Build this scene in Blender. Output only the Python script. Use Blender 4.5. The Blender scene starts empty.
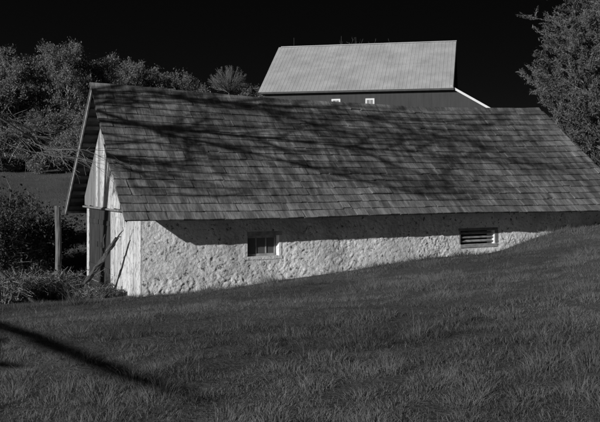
import bpy, math, random
import numpy as np
from mathutils import Vector, Matrix

# ------------------------------------------------------------------ camera, sky, sun, exposure
SC = bpy.context.scene
COL = SC.collection
F_PX = 850.0            # focal length in photo pixels (photo is 600 wide)
EYE = 3.0               # eye height above the low corner of the shed
HORIZON = 180.0         # photo row of the horizon
cam_d = bpy.data.cameras.new('camera')
cam_d.sensor_width = 36.0
cam_d.lens = 36.0 * F_PX / 600.0
cam_d.clip_start = 0.1
cam_d.clip_end = 3000
cam_d.shift_y = -(211.0 - HORIZON) / 600.0      # level camera, frame shifted downwards
cam = bpy.data.objects.new('camera', cam_d)
cam.location = (0, 0, EYE)
cam.rotation_euler = (math.radians(90), 0, 0)
COL.objects.link(cam)
SC.camera = cam

SUN_TRAVEL = Vector((1.411, 1.495, -0.66)).normalized()
SUN_EL = math.asin(-SUN_TRAVEL.z)
SUN_ROT = math.atan2(-SUN_TRAVEL.x, -SUN_TRAVEL.y)
world = bpy.data.worlds.new('World')
SC.world = world
world.use_nodes = True
wn = world.node_tree
wn.nodes.clear()
sky = wn.nodes.new('ShaderNodeTexSky')
sky.sky_type = 'NISHITA'
sky.sun_disc = False
sky.sun_elevation = SUN_EL
sky.sun_rotation = SUN_ROT
sky.altitude = 300
sky.air_density = 0.0           # very clear, very dark sky (deep red filter, black and white film)
sky.dust_density = 0.5
sky.ozone_density = 1.0
sep = wn.nodes.new('ShaderNodeSeparateColor')
wbg = wn.nodes.new('ShaderNodeBackground')
wbg.inputs['Strength'].default_value = 0.05
wout = wn.nodes.new('ShaderNodeOutputWorld')
wn.links.new(sky.outputs['Color'], sep.inputs['Color'])
wn.links.new(sep.outputs['Red'], wbg.inputs['Color'])
wn.links.new(wbg.outputs['Background'], wout.inputs['Surface'])

sun_d = bpy.data.lights.new('sun', 'SUN')
sun_d.energy = 4.2
sun_d.angle = math.radians(0.5)
sun_d.color = (1, 1, 1)
sun = bpy.data.objects.new('sun', sun_d)
sun.rotation_euler = SUN_TRAVEL.to_track_quat('-Z', 'Y').to_euler()
sun.location = (-30, -30, 30)
COL.objects.link(sun)

vs = SC.view_settings
vs.view_transform = 'Standard'
vs.look = 'None'
vs.exposure = 0.0
vs.gamma = 1.0

# ------------------------------------------------------------------ helpers
RNG = np.random.default_rng(7)


def tag(o, label=None, cat=None, group=None, kind=None):
    if label: o['label'] = label
    if cat: o['category'] = cat
    if group: o['group'] = group
    if kind: o['kind'] = kind
    return o


def link(o, parent=None):
    COL.objects.link(o)
    if parent is not None:
        o.parent = parent
    return o


def empty(name, loc=(0, 0, 0)):
    o = bpy.data.objects.new(name, None)
    o.location = loc
    o.empty_display_size = 0.3
    return link(o)


def mesh_np(name, V, Q, mat, parent=None, T=None, smooth=False, tone=None):
    """one mesh object from numpy verts, quads Q (n,4) and triangles T (m,3); world coordinates"""
    V = np.asarray(V, dtype=np.float32)
    me = bpy.data.meshes.new(name)
    nq = 0 if Q is None else len(Q)
    nt = 0 if T is None else len(T)
    me.vertices.add(len(V))
    off = Vector((0, 0, 0))
    if parent is not None:
        off = parent_world(parent)
    me.vertices.foreach_set('co', (V - np.array(off, dtype=np.float32)).ravel())
    loops = []
    if nq: loops.append(np.asarray(Q, dtype=np.int32).ravel())
    if nt: loops.append(np.asarray(T, dtype=np.int32).ravel())
    li = np.concatenate(loops)
    me.loops.add(len(li))
    me.loops.foreach_set('vertex_index', li)
    me.polygons.add(nq + nt)
    ls = np.concatenate([np.arange(nq) * 4, nq * 4 + np.arange(nt) * 3]).astype(np.int32)
    me.polygons.foreach_set('loop_start', ls)
    me.polygons.foreach_set('use_smooth', np.full(nq + nt, smooth, dtype=bool))
    me.update(calc_edges=True)
    if tone is not None:
        a = me.attributes.new('tone', 'FLOAT', 'FACE')
        a.data.foreach_set('value', np.asarray(tone, dtype=np.float32))
    me.materials.append(mat)
    o = bpy.data.objects.new(name, me)
    return link(o, parent)


def parent_world(p):
    v = Vector(p.location)
    q = p.parent
    while q is not None:
        v += Vector(q.location)
        q = q.parent
    return v


BOXQ = np.array([[0, 3, 2, 1], [4, 5, 6, 7], [0, 1, 5, 4], [1, 2, 6, 5], [2, 3, 7, 6], [3, 0, 4, 7]])


def box_verts(o, ax, ay, az):
    """box from corner o with edge vectors"""
    o, ax, ay, az = [np.array(q, dtype=float) for q in (o, ax, ay, az)]
    return np.array([o, o + ax, o + ax + ay, o + ay, o + az, o + ax + az, o + ax + ay + az, o + ay + az])


class MB:
    def __init__(self):
        self.v, self.q, self.n = [], [], 0

    def add(self, V, Q):
        self.v.append(np.asarray(V, dtype=float)); self.q.append(np.asarray(Q) + self.n); self.n += len(V)
        return self

    def box(self, o, ax, ay, az):
        return self.add(box_verts(o, ax, ay, az), BOXQ)

    def build(self, name, mat, parent=None, **k):
        return mesh_np(name, np.concatenate(self.v), np.concatenate(self.q), mat, parent, **k)


def tube_mesh(polys, sides=5):
    """polys: list of (points (n,3), radii (n,)) -> V, Q"""
    VV, QQ, n0 = [], [], 0
    for P, R in polys:
        P = np.asarray(P, float); R = np.asarray(R, float)
        n = len(P)
        s = sides if R[0] > 0.03 else 3
        D = np.gradient(P, axis=0)
        D /= np.linalg.norm(D, axis=1)[:, None] + 1e-9
        ref = np.array([0, 0, 1.0]) if abs(D[0][2]) < 0.9 else np.array([1.0, 0, 0])
        A = np.cross(D, ref); A /= np.linalg.norm(A, axis=1)[:, None] + 1e-9
        B = np.cross(D, A)
        th = np.arange(s) / s * 2 * np.pi
        ring = P[:, None, :] + R[:, None, None] * (np.cos(th)[None, :, None] * A[:, None, :] + np.sin(th)[None, :, None] * B[:, None, :])
        VV.append(ring.reshape(-1, 3))
        i = np.arange(n - 1)[:, None] * s
        j = np.arange(s)[None, :]
        q = np.stack([i + j, i + (j + 1) % s, i + s + (j + 1) % s, i + s + j], -1).reshape(-1, 4)
        QQ.append(q + n0)
        n0 += n * s
    return np.concatenate(VV), np.concatenate(QQ)


# --- value noise for geometry
def hash2(ix, iy, seed=0):
    h = (ix.astype(np.int64) * 374761393 + iy.astype(np.int64) * 668265263 + seed * 1442695041) & 0x7fffffff
    h = ((h ^ (h >> 13)) * 1274126177) & 0x7fffffff
    return ((h ^ (h >> 16)) & 0xffff) / 65535.0


def vnoise(x, y, seed=0):
    ix, iy = np.floor(x), np.floor(y)
    fx, fy = x - ix, y - iy
    fx = fx * fx * (3 - 2 * fx); fy = fy * fy * (3 - 2 * fy)
    a = hash2(ix, iy, seed); b = hash2(ix + 1, iy, seed); c = hash2(ix, iy + 1, seed); d = hash2(ix + 1, iy + 1, seed)
    return (a * (1 - fx) + b * fx) * (1 - fy) + (c * (1 - fx) + d * fx) * fy


def fbm(x, y, seed=0, oct=4):
    s, a, t = 0, 1.0, 0
    for k in range(oct):
        s = s + a * vnoise(x * 2 ** k, y * 2 ** k, seed + k * 17); t += a; a *= 0.5
    return s / t


# ------------------------------------------------------------------ materials (all neutral: the place is seen in black and white)
def nodes_of(name):
    m = bpy.data.materials.new(name)
    m.use_nodes = True
    nt = m.node_tree
    b = nt.nodes['Principled BSDF']
    return m, nt, b


def coords(nt, kind='Object', rot=None, scale=(1, 1, 1)):
    tc = nt.nodes.new('ShaderNodeTexCoord') if kind != 'Position' else nt.nodes.new('ShaderNodeNewGeometry')
    mp = nt.nodes.new('ShaderNodeMapping')
    mp.inputs['Scale'].default_value = scale
    if rot: mp.inputs['Rotation'].default_value = rot
    nt.links.new(tc.outputs[kind], mp.inputs['Vector'])
    return mp.outputs['Vector']


def noise(nt, vec, scale, detail=6, rough=0.6):
    n = nt.nodes.new('ShaderNodeTexNoise')
    n.inputs['Scale'].default_value = scale
    n.inputs['Detail'].default_value = detail
    n.inputs['Roughness'].default_value = rough
    if vec is not None: nt.links.new(vec, n.inputs['Vector'])
    return n.outputs['Fac']


def ramp(nt, fac, stops):
    r = nt.nodes.new('ShaderNodeValToRGB')
    e = r.color_ramp.elements
    while len(e) < len(stops): e.new(0.5)
    for el, (p, c) in zip(e, stops):
        el.position = p
        el.color = (c, c, c, 1)
    nt.links.new(fac, r.inputs['Fac'])
    return r.outputs['Color']


def mathn(nt, op, a, b):
    n = nt.nodes.new('ShaderNodeMath'); n.operation = op
    for i, x in enumerate((a, b)):
        if isinstance(x, (int, float)): n.inputs[i].default_value = x
        else: nt.links.new(x, n.inputs[i])
    return n.outputs[0]


def bump(nt, b, h, strength=0.5, dist=0.02):
    n = nt.nodes.new('ShaderNodeBump')
    n.inputs['Strength'].default_value = strength
    n.inputs['Distance'].default_value = dist
    nt.links.new(h, n.inputs['Height'])
    nt.links.new(n.outputs['Normal'], b.inputs['Normal'])


def mat_simple(name, lo, hi, scale=3.0, stretch=(1, 1, 1), rough=0.85, bumpd=0.0, spec=0.2, kind='Position', detail=6):
    m, nt, b = nodes_of(name)
    v = coords(nt, kind, scale=stretch)
    f = noise(nt, v, scale, detail)
    nt.links.new(ramp(nt, f, [(0.3, lo), (0.7, hi)]), b.inputs['Base Color'])
    b.inputs['Roughness'].default_value = rough
    b.inputs['Specular IOR Level'].default_value = spec
    if bumpd: bump(nt, b, f, 0.8, bumpd)
    return m


def mat_leaf(name, lo, hi, trans=0.3, scale=0.6):
    """foliage: tone varies from leaf to leaf and clump to clump, some light passes through"""
    m, nt, b = nodes_of(name)
    v = coords(nt, 'Position')
    f1 = noise(nt, v, scale, 3)
    at = nt.nodes.new('ShaderNodeAttribute'); at.attribute_name = 'tone'
    f = mathn(nt, 'ADD', mathn(nt, 'MULTIPLY', f1, 0.5), mathn(nt, 'MULTIPLY', at.outputs['Fac'], 0.5))
    c = ramp(nt, f, [(0.2, lo), (0.8, hi)])
    nt.links.new(c, b.inputs['Base Color'])
    b.inputs['Roughness'].default_value = 0.7
    b.inputs['Specular IOR Level'].default_value = 0.15
    tr = nt.nodes.new('ShaderNodeBsdfTranslucent')
    nt.links.new(c, tr.inputs['Color'])
    mx = nt.nodes.new('ShaderNodeMixShader')
    mx.inputs['Fac'].default_value = trans
    nt.links.new(b.outputs[0], mx.inputs[1]); nt.links.new(tr.outputs[0], mx.inputs[2])
    nt.links.new(mx.outputs[0], nt.nodes['Material Output'].inputs['Surface'])
    return m


# shed frame of reference
A = np.array([-4.3, 21.25, 2.0])                     # front left corner of the eave
L = np.array([0.893, 0.450, 0.0]); L /= np.linalg.norm(L)     # along the ridge, to the right and away
G = np.array([-L[1], L[0], 0.0])                     # across the shed, away from the camera
UP = np.array([0, 0, 1.0])
HALF = 3.75                                          # half width of the roof, 45 degree pitch
ROOF_L = 17.7
OV_E, OV_G = 0.70, 0.55                              # eave and gable overhang


def H(l, g, z):
    """shed coordinates to world"""
    return A * np.array([1, 1, 0]) + L * l + G * g + UP * z


def mat_shingle(name, parts):
    m, nt, b = nodes_of(name)
    if parts:
        oi = nt.nodes.new('ShaderNodeObjectInfo'); tone = oi.outputs['Random']
    else:
        at = nt.nodes.new('ShaderNodeAttribute'); at.attribute_name = 'tone'; tone = at.outputs['Fac']
    geo = nt.nodes.new('ShaderNodeNewGeometry')

    def dot(v):
        n = nt.nodes.new('ShaderNodeVectorMath'); n.operation = 'DOT_PRODUCT'
        nt.links.new(geo.outputs['Position'], n.inputs[0]); n.inputs[1].default_value = v
        return n.outputs['Value']
    u = dot(tuple(L)); w = dot(tuple((G + UP) / math.sqrt(2)))
    cb = nt.nodes.new('ShaderNodeCombineXYZ')
    nt.links.new(mathn(nt, 'MULTIPLY', u, 14.0), cb.inputs[0])
    nt.links.new(mathn(nt, 'MULTIPLY', w, 2.2), cb.inputs[1])
    nt.links.new(mathn(nt, 'MULTIPLY', tone, 30.0), cb.inputs[2])
    grain = noise(nt, cb.outputs[0], 1.6, 5, 0.65)
    big = noise(nt, geo.outputs['Position'], 0.55, 4)
    cs = nt.nodes.new('ShaderNodeCombineXYZ')
    nt.links.new(mathn(nt, 'MULTIPLY', u, 4.2), cs.inputs[0])
    nt.links.new(mathn(nt, 'MULTIPLY', w, 0.85), cs.inputs[1])
    stain = noise(nt, cs.outputs[0], 1.0, 5, 0.62)
    f = mathn(nt, 'ADD', mathn(nt, 'MULTIPLY', tone, 0.07), mathn(nt, 'ADD', mathn(nt, 'MULTIPLY', grain, 0.30), mathn(nt, 'ADD', mathn(nt, 'MULTIPLY', stain, 0.46), mathn(nt, 'MULTIPLY', big, 0.20))))
    c = ramp(nt, f, [(0.36, 0.045), (0.50, 0.14), (0.62, 0.31)])
    lich = noise(nt, geo.outputs['Position'], 7.0, 4, 0.7)
    lf = ramp(nt, lich, [(0.70, 0.0), (0.76, 1.0)])
    mx = nt.nodes.new('ShaderNodeMixRGB')
    nt.links.new(lf, mx.inputs[0]); nt.links.new(c, mx.inputs[1]); mx.inputs[2].default_value = (0.34, 0.34, 0.34, 1)
    nt.links.new(mx.outputs[0], b.inputs['Base Color'])
    b.inputs['Roughness'].default_value = 0.8
    b.inputs['Specular IOR Level'].default_value = 0.2
    bump(nt, b, grain, 0.6, 0.012)
    return m


def mat_whitewash(name, lo, mid, hi, scale=2.0, stretch=(1, 1, 1), bumpd=0.03, chip=0.36):
    m, nt, b = nodes_of(name)
    v = coords(nt, 'Position', scale=stretch)
    f = noise(nt, v, scale, 8, 0.62)
    f2 = noise(nt, v, scale * 5.5, 8, 0.7)
    f0 = noise(nt, v, scale * 0.45, 5, 0.6)
    c = ramp(nt, mathn(nt, 'ADD', mathn(nt, 'MULTIPLY', f, 0.5), mathn(nt, 'MULTIPLY', f0, 0.5)), [(0.38, mid), (0.58, hi)])
    chipf = ramp(nt, f2, [(chip, 1.0), (chip + 0.05, 0.0)])
    mx = nt.nodes.new('ShaderNodeMixRGB')
    nt.links.new(chipf, mx.inputs[0]); nt.links.new(c, mx.inputs[1]); mx.inputs[2].default_value = (lo, lo, lo, 1)
    nt.links.new(mx.outputs[0], b.inputs['Base Color'])
    b.inputs['Roughness'].default_value = 0.9
    b.inputs['Specular IOR Level'].default_value = 0.15
    f3 = noise(nt, v, scale * 9, 6, 0.7)
    bump(nt, b, mathn(nt, 'ADD', mathn(nt, 'MULTIPLY', f2, 0.6), mathn(nt, 'MULTIPLY', f3, 0.4)), 0.9, bumpd)
    return m


M = {}
M['shingle_part'] = mat_shingle('weathered_shingle', True)
M['shingle_mass'] = mat_shingle('weathered_shingle_mass', False)
M['whitewash'] = mat_whitewash('whitewashed_stone', 0.14, 0.54, 0.88, 1.6, bumpd=0.075, chip=0.375)
M['whiteboard'] = mat_whitewash('whitewashed_board', 0.11, 0.36, 0.64, 1.7, (2.0, 2.0, 0.6), 0.02, 0.40)
M['greyboard'] = mat_whitewash('bare_grey_board', 0.06, 0.15, 0.25, 2.0, (4.0, 4.0, 0.5), 0.012, 0.34)
M['doorboard'] = mat_simple('dark_door_board', 0.02, 0.065, 3.0, (5, 5, 0.5), 0.85, 0.01)
M['oldwood'] = mat_simple('old_wood', 0.03, 0.12, 4.0, (4, 4, 0.6), 0.85, 0.012)
M['postwood'] = mat_simple('split_post_wood', 0.06, 0.24, 5.0, (4, 4, 0.35), 0.85, 0.015)
M['trim'] = mat_simple('worn_white_trim', 0.18, 0.46, 6.0, rough=0.7, bumpd=0.004)
M['deck'] = mat_simple('dark_roof_boards', 0.03, 0.07, 3.0, rough=0.9)
M['batten'] = mat_simple('roof_batten', 0.035, 0.09, 3.0, (1, 1, 1), 0.9, 0.005)
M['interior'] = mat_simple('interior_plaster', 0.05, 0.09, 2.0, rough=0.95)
M['metal'] = mat_simple('galvanised_roof_sheet', 0.31, 0.45, 0.7, (1, 1, 1), 0.55, 0.0, 0.4)
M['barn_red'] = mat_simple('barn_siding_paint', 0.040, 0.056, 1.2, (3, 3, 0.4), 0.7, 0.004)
M['barn_white'] = mat_simple('barn_white_paint', 0.62, 0.72, 4.0, rough=0.6)
M['barn_dark'] = mat_simple('barn_dark_roof', 0.05, 0.08, 3.0, rough=0.7)
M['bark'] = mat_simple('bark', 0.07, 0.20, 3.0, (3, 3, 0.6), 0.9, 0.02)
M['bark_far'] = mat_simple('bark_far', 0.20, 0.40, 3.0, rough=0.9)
M['fine_twig'] = mat_simple('grey_fine_twig', 0.08, 0.17, 3.0, rough=0.9)
M['twig'] = mat_simple('pale_twig', 0.22, 0.40, 6.0, rough=0.8)
M['grass'] = mat_leaf('meadow_grass', 0.034, 0.20, 0.35, 0.35)
M['scrub'] = mat_leaf('scrub_leaf', 0.08, 0.27, 0.35, 0.5)
M['cedar'] = mat_leaf('evergreen_spray', 0.06, 0.19, 0.2, 0.7)
M['bramble'] = mat_leaf('bramble_leaf', 0.025, 0.10, 0.25, 0.8)
M['weed'] = mat_leaf('dry_weed', 0.04, 0.16, 0.25, 1.0)
gm, gnt, gb = nodes_of('meadow_soil')
gv = coords(gnt, 'Position')
gnt.links.new(ramp(gnt, mathn(gnt, 'ADD', mathn(gnt, 'MULTIPLY', noise(gnt, gv, 0.3, 5), 0.5), mathn(gnt, 'MULTIPLY', noise(gnt, gv, 9.0, 6), 0.5)), [(0.3, 0.06), (0.7, 0.16)]), gb.inputs['Base Color'])
gb.inputs['Roughness'].default_value = 1.0
gb.inputs['Specular IOR Level'].default_value = 0.05
bump(gnt, gb, noise(gnt, gv, 14.0, 6), 1.0, 0.08)
M['ground'] = gm
wm, wnt, wb = nodes_of('old_glass_grey_reflection')
wb.inputs['Base Color'].default_value = (0.13, 0.13, 0.13, 1)  # grey reflection in the panes is painted into the base colour
wb.inputs['Roughness'].default_value = 0.12
wb.inputs['Alpha'].default_value = 0.8
M['glass'] = wm
im = mat_simple('iron', 0.04, 0.07, 8.0, rough=0.6); M['iron'] = im

# ------------------------------------------------------------------ terrain
W0 = A + G * OV_E


def wall_hit(px):
    """where the photo column px meets the front wall plane (plan)"""
    k = (px - 300) / F_PX
    t = (k * W0[1] - W0[0]) / (L[0] - k * L[1])
    return W0 + L * t, t


ctrl = []
for px, py in ((137, 299), (200, 292), (250, 285), (300, 278), (350, 271), (417, 260), (457, 256), (501, 251), (527, 242), (560, 231), (600, 223)):
    p, t = wall_hit(px)
    ctrl.append((p[0], p[1], EYE - (py - HORIZON) * p[1] / F_PX))
ctrl += [(0, 0, 1.35), (-4, 6, 1.0), (0, 6, 1.25), (5, 6, 1.55), (-5, 12, 0.55), (0, 13, 0.85), (6, 13, 1.45), (12, 14, 2.0), (11, 22, 1.85),
         (18, 28, 2.7), (25, 15, 3.2), (25, 40, 3.8), (-9, 17, 0.0), (-15, 10, 0.0), (-7.5, 26, -0.45), (-6.5, 29, -0.4), (-12, 24, -0.3), (-18, 12, -0.1), (-20, 0, 0.2), (-25, 25, 0),
         (0, 33, 0.9), (9, 36, 2.2), (-12, 36, 0.6), (-13, 48, 2.55), (-22, 48, 2.5), (-5, 50, 2.8), (5, 50, 3.4), (-15, 58, 3.6), (-20, 66, 4.6), (-8, 66, 4.7), (-30, 66, 4.8),
         (8, 68, 5.0), (15, 72, 5.0), (8, 85, 5.6), (25, 60, 4.8), (40, 80, 6), (-40, 85, 6.2), (-10, 90, 6.0), (-40, 40, 2), (40, 20, 4.2), (20, -15, 2.6), (-20, -20, 0.8), (0, -20, 1.4),
         (0, 140, 8), (-80, 130, 9), (80, 130, 9), (-90, 0, 1.5), (90, 0, 6), (0, -90, 1), (-90, -90, 0), (90, -90, 3)]
ctrl = np.array(ctrl)


def _solve():
    X = ctrl[:, :2]
    d = np.linalg.norm(X[:, None] - X[None], axis=-1)
    n = len(X)
    K = np.zeros((n + 3, n + 3))
    K[:n, :n] = np.sqrt(d * d + 1.0) + np.eye(n) * -0.02
    P = np.c_[np.ones(n), X]
    K[:n, n:] = P; K[n:, :n] = P.T
    return np.linalg.solve(K, np.r_[ctrl[:, 2], 0, 0, 0])


_w = _solve()


def ground_z(x, y):
    x = np.asarray(x, float); y = np.asarray(y, float)
    sh = x.shape
    xf, yf = x.ravel(), y.ravel()
    out = np.empty_like(xf)
    for s in range(0, len(xf), 20000):
        e = s + 20000
        xx = np.clip(xf[s:e], -95, 95); yy = np.clip(yf[s:e], -95, 145)
        d = np.sqrt((xx[:, None] - ctrl[None, :, 0]) ** 2 + (yy[:, None] - ctrl[None, :, 1]) ** 2 + 1.0)
        out[s:e] = d @ _w[:-3] + _w[-3] + _w[-2] * xx + _w[-1] * yy
    lump = (fbm(xf * 0.5 + 50, yf * 0.5 + 90, 3) - 0.5) * 0.16 + (fbm(xf * 1.7, yf * 1.7 + 33, 5, 2) - 0.5) * 0.05
    out += lump
    return out.reshape(sh)


def gz(x, y):
    return float(ground_z(np.array([x]), np.array([y]))[0])


gx = np.sinh(np.linspace(-1, 1, 261) * 4.6) / math.sinh(4.6) * 900
gy = 15 + np.sinh(np.linspace(-1, 1, 261) * 4.6) / math.sinh(4.6) * 900
GX, GY = np.meshgrid(gx, gy)
GZ = ground_z(GX, GY)
ii = (np.arange(260)[:, None] * 261 + np.arange(260)[None]).ravel()
mesh_o = mesh_np('ground', np.stack([GX, GY, GZ], -1).reshape(-1, 3), np.stack([ii, ii + 1, ii + 262, ii + 261], -1), M['ground'], smooth=True)
tag(mesh_o, 'sloping meadow ground falling towards the left', kind='structure')

# ------------------------------------------------------------------ the shed
shed = empty('shed', tuple(H(0, 0, 0)))
tag(shed, 'low whitewashed stone shed with a sagging shingle roof and plank doors', 'shed')


def sag(l):
    t = np.clip(np.asarray(l, float) / ROOF_L, -0.05, 1.05)
    return 0.27 * np.clip(np.sin(np.pi * np.clip(t, 0, 1) ** 1.25), 0, 1) ** 1.1


def roof_end(s): return ROOF_L - 0.96 * s


def roofp(l, s, lift=0.0):
    """point on the front roof slope: l along, s = 0 eave .. 1 ridge"""
    l = np.asarray(l, float); s = np.asarray(s, float)
    z = 2.0 + HALF * s - sag(l) * s + (fbm(l * 0.35, s * 2.0, 11, 2) - 0.5) * 0.05 - 0.02 * np.sin(l * 0.5)
    g = HALF * s
    n = (-G + UP) / math.sqrt(2)
    return A * np.array([1, 1, 0]) + l[..., None] * L + g[..., None] * G + z[..., None] * UP + n * lift


# roof deck: front and rear slopes as thin slabs that follow the sag
def roof_slab(name, front, mat):
    ls = np.linspace(0.0, ROOF_L, 40)
    ss = np.linspace(0.0, 1.0, 6)
    LL, SS = np.meshgrid(ls, ss)
    LL = LL * roof_end(SS) / ROOF_L
    top = roofp(LL, SS, -0.02)
    if not front:
        top = top + G * (2 * HALF * (1 - SS))[..., None]
        n = (G + UP) / math.sqrt(2)
    else:
        n = (-G + UP) / math.sqrt(2)
    bot = top - n * 0.03
    nv = LL.size
    w = len(ls)
    V = np.concatenate([top.reshape(-1, 3), bot.reshape(-1, 3)])
    i = (np.arange(len(ss) - 1)[:, None] * w + np.arange(w - 1)[None]).ravel()
    Q = [np.stack([i, i + 1, i + w + 1, i + w], -1), np.stack([i + nv, i + nv + w, i + nv + w + 1, i + nv + 1], -1)]
    for row in (0, len(ss) - 1):
        k = row * w + np.arange(w - 1)
        Q.append(np.stack([k, k + nv, k + nv + 1, k + 1], -1))
    for c in (0, w - 1):
        k = np.arange(len(ss) - 1) * w + c
        Q.append(np.stack([k, k + w, k + w + nv, k + nv], -1))
    return mesh_np(name, V, np.concatenate(Q), mat, shed)


roof = roof_slab('roof', True, M['deck'])
tag(roof, 'long grey shingle roof slope crossed by branch shadows')
rear_roof = roof_slab('rear_roof', False, M['deck'])

# battens seen from below where the roof overhangs the gable, and rafters
n_r = (G + UP) / math.sqrt(2)
S_r = (-G + UP) / math.sqrt(2)       # up the rear slope
for k in range(15):
    s = 0.03 + k * 0.066
    p = H(0.03, 2 * HALF - HALF * s, 2.0 + HALF * s) - n_r * 0.115
    MB().box(p, L * 3.2, S_r * 0.13, n_r * 0.06).build('batten', M['batten'], shed)
for k in range(15):
    s = 0.03 + k * 0.066
    nf = (-G + UP) / math.sqrt(2); Sf = (G + UP) / math.sqrt(2)
    p = H(0.03, HALF * s, 2.0 + HALF * s) - nf * 0.115
    MB().box(p, L * 0.5, Sf * 0.13, nf * 0.06).build('batten', M['batten'], shed)
# rake boards on the gable end
Sf = (G + UP) / math.sqrt(2); nf = (-G + UP) / math.sqrt(2)
slope_len = HALF * math.sqrt(2)
MB().box(H(-0.045, 2 * HALF + 0.05, 2.0 - 0.05) - n_r * 0.12, L * 0.04, S_r * (slope_len + 0.02), n_r * 0.09).build('rake_board', M['trim'], shed)
MB().box(H(-0.040, 0.0, 2.0) - nf * 0.075, L * 0.035, Sf * (slope_len - 0.03), nf * 0.06).build('rake_board', M['oldwood'], shed)
# rear slope edge shingles (a strip proud of the deck)
MB().box(H(-0.06, 2 * HALF + 0.10, 2.0 - 0.10) + n_r * 0.0, L * 2.5, S_r * (slope_len + 0.12), n_r * 0.035).build('rear_shingle_strip', M['shingle_part'], shed)

# shingles of the front slope
NC = 18
sh = []
expo = 1.0 / NC
for c in range(NC):
    l = -0.09 + RNG.uniform(-0.05, 0.0)
    LE = float(roof_end((c + 0.5) * expo)) + RNG.uniform(-0.03, 0.03)
    while l < LE + 0.05:
        w = RNG.uniform(0.18, 0.42)
        w = min(w, LE + 0.12 - l)
        if w < 0.06: break
        sh.append((c, l, w, (RNG.normal(0, 0.006) + (RNG.random() < 0.02) * 0.04) / 5.3, RNG.uniform(0.026, 0.046), RNG.uniform(-0.004, 0.006) + (RNG.random() < 0.06) * RNG.uniform(0.01, 0.025), RNG.normal(0, 0.006)))
        l += w + RNG.uniform(0.001, 0.005)


def shingle_verts(c, l, w, jit, th, lift, skew):
    s0 = c * expo + jit - 0.012
    s1 = (c + 1.55) * expo
    s1 = min(s1, 1.0)
    l0, l1 = l, l + w
    wob = skew
    b = roofp(np.array([l0, l1, l1, l0]), np.array([s0 + wob * 0.1, s0 - wob * 0.1, s1, s1]))
    n = nf
    lo = np.array([0.028 + lift, 0.028 + lift * 0.6, 0.0, 0.0])
    hi = np.array([0.028 + lift + th, 0.028 + lift * 0.6 + th, 0.008, 0.008])
    return np.concatenate([b + n * lo[:, None], b + n * hi[:, None]])


cams = np.array([0, 0, EYE])
dist = [np.linalg.norm(shingle_verts(*q)[:4].mean(0) - cams) - q[2] * 5 for q in sh]
order = np.argsort(dist)
near = set(order[:300].tolist())
mass = MB(); tones = []
for i, q in enumerate(sh):
    V = shingle_verts(*q)
    if i in near:
        mesh_np('shingle', V, BOXQ, M['shingle_part'], roof)
    else:
        mass.add(V, BOXQ); tones += [RNG.random()] * 6
tag(mass.build('shingle_field', M['shingle_mass'], roof, tone=tones), kind='stuff')
# ridge cap
for k in range(28):
    l0 = -0.10 + k * (roof_end(1.0) + 0.2) / 28
    l1 = l0 + (roof_end(1.0) + 0.2) / 28 - 0.008
    p0 = roofp(np.array([l0, l1]), np.array([1.0, 1.0]))
    dz = RNG.uniform(0.035, 0.05)
    V = []
    for off in (0.0, 0.02):
        for p in p0:
            V += [p - G * 0.13 + UP * (dz - 0.12 + off), p + UP * (dz + off), p + G * 0.13 + UP * (dz - 0.12 + off)]
    Q = [[0, 3, 4, 1], [1, 4, 5, 2], [6, 7, 10, 9], [7, 8, 11, 10], [0, 1, 7, 6], [1, 2, 8, 7], [3, 9, 10, 4], [4, 10, 11, 5], [0, 6, 9, 3], [2, 5, 11, 8]]
    mesh_np('ridge_cap', np.array(V), np.array(Q), M['shingle_part'], roof)


# front wall: rough whitewashed rubble, really displaced, with two openings
def stones(u, v, seed, sx, sy):
    """smooth stone lumps: height from a jittered cell pattern"""
    U, Vv = u / sx, v / sy
    Vr = np.floor(Vv); 
    best = np.full(u.shape, 9.0); second = np.full(u.shape, 9.0); hid = np.zeros(u.shape)
    for dx in (-1, 0, 1):
        for dy in (-1, 0, 1):
            cx, cy = np.floor(U) + dx, Vr + dy
            jx = hash2(cx, cy, seed); jy = hash2(cx, cy, seed + 5)
            d = np.hypot(U - cx - jx, Vv - cy - 0.2 - 0.6 * jy)
            hh = hash2(cx, cy, seed + 9)
            nb = d < best
            second = np.where(nb, best, np.minimum(second, d))
            hid = np.where(nb, hh, hid); best = np.where(nb, d, best)
    edge = np.clip((second - best) * 2.2, 0, 1)
    return edge, hid


def facets(u, v, seed, sx, sy, tilt):
    """broken angular faces: every cell of a jittered pattern is a small plane of its own tilt"""
    U, Vv = u / sx, v / sy
    best = np.full(u.shape, 9.0); h = np.zeros(u.shape)
    for dx in (-1, 0, 1):
        for dy in (-1, 0, 1):
            cx, cy = np.floor(U) + dx, np.floor(Vv) + dy
            ax = cx + hash2(cx, cy, seed); ay = cy + hash2(cx, cy, seed + 5)
            d = np.hypot(U - ax, Vv - ay)
            p = (hash2(cx, cy, seed + 9) - 0.5) * 0.35 * tilt * sx + (hash2(cx, cy, seed + 13) - 0.5) * tilt * (U - ax) * sx + (hash2(cx, cy, seed + 19) - 0.5) * tilt * (Vv - ay) * sy
            nb = d < best
            h = np.where(nb, p, h); best = np.where(nb, d, best)
    return h


OPEN = []


def opening(px0, px1, py0, py1):
    p0, t0 = wall_hit(px0); p1, t1 = wall_hit(px1)
    pm, _ = wall_hit((px0 + px1) / 2)
    z1 = EYE - (py0 - HORIZON) * pm[1] / F_PX; z0 = EYE - (py1 - HORIZON) * pm[1] / F_PX
    OPEN.append((t0, t1, z0, z1))
    return t0, t1, z0, z1


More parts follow.
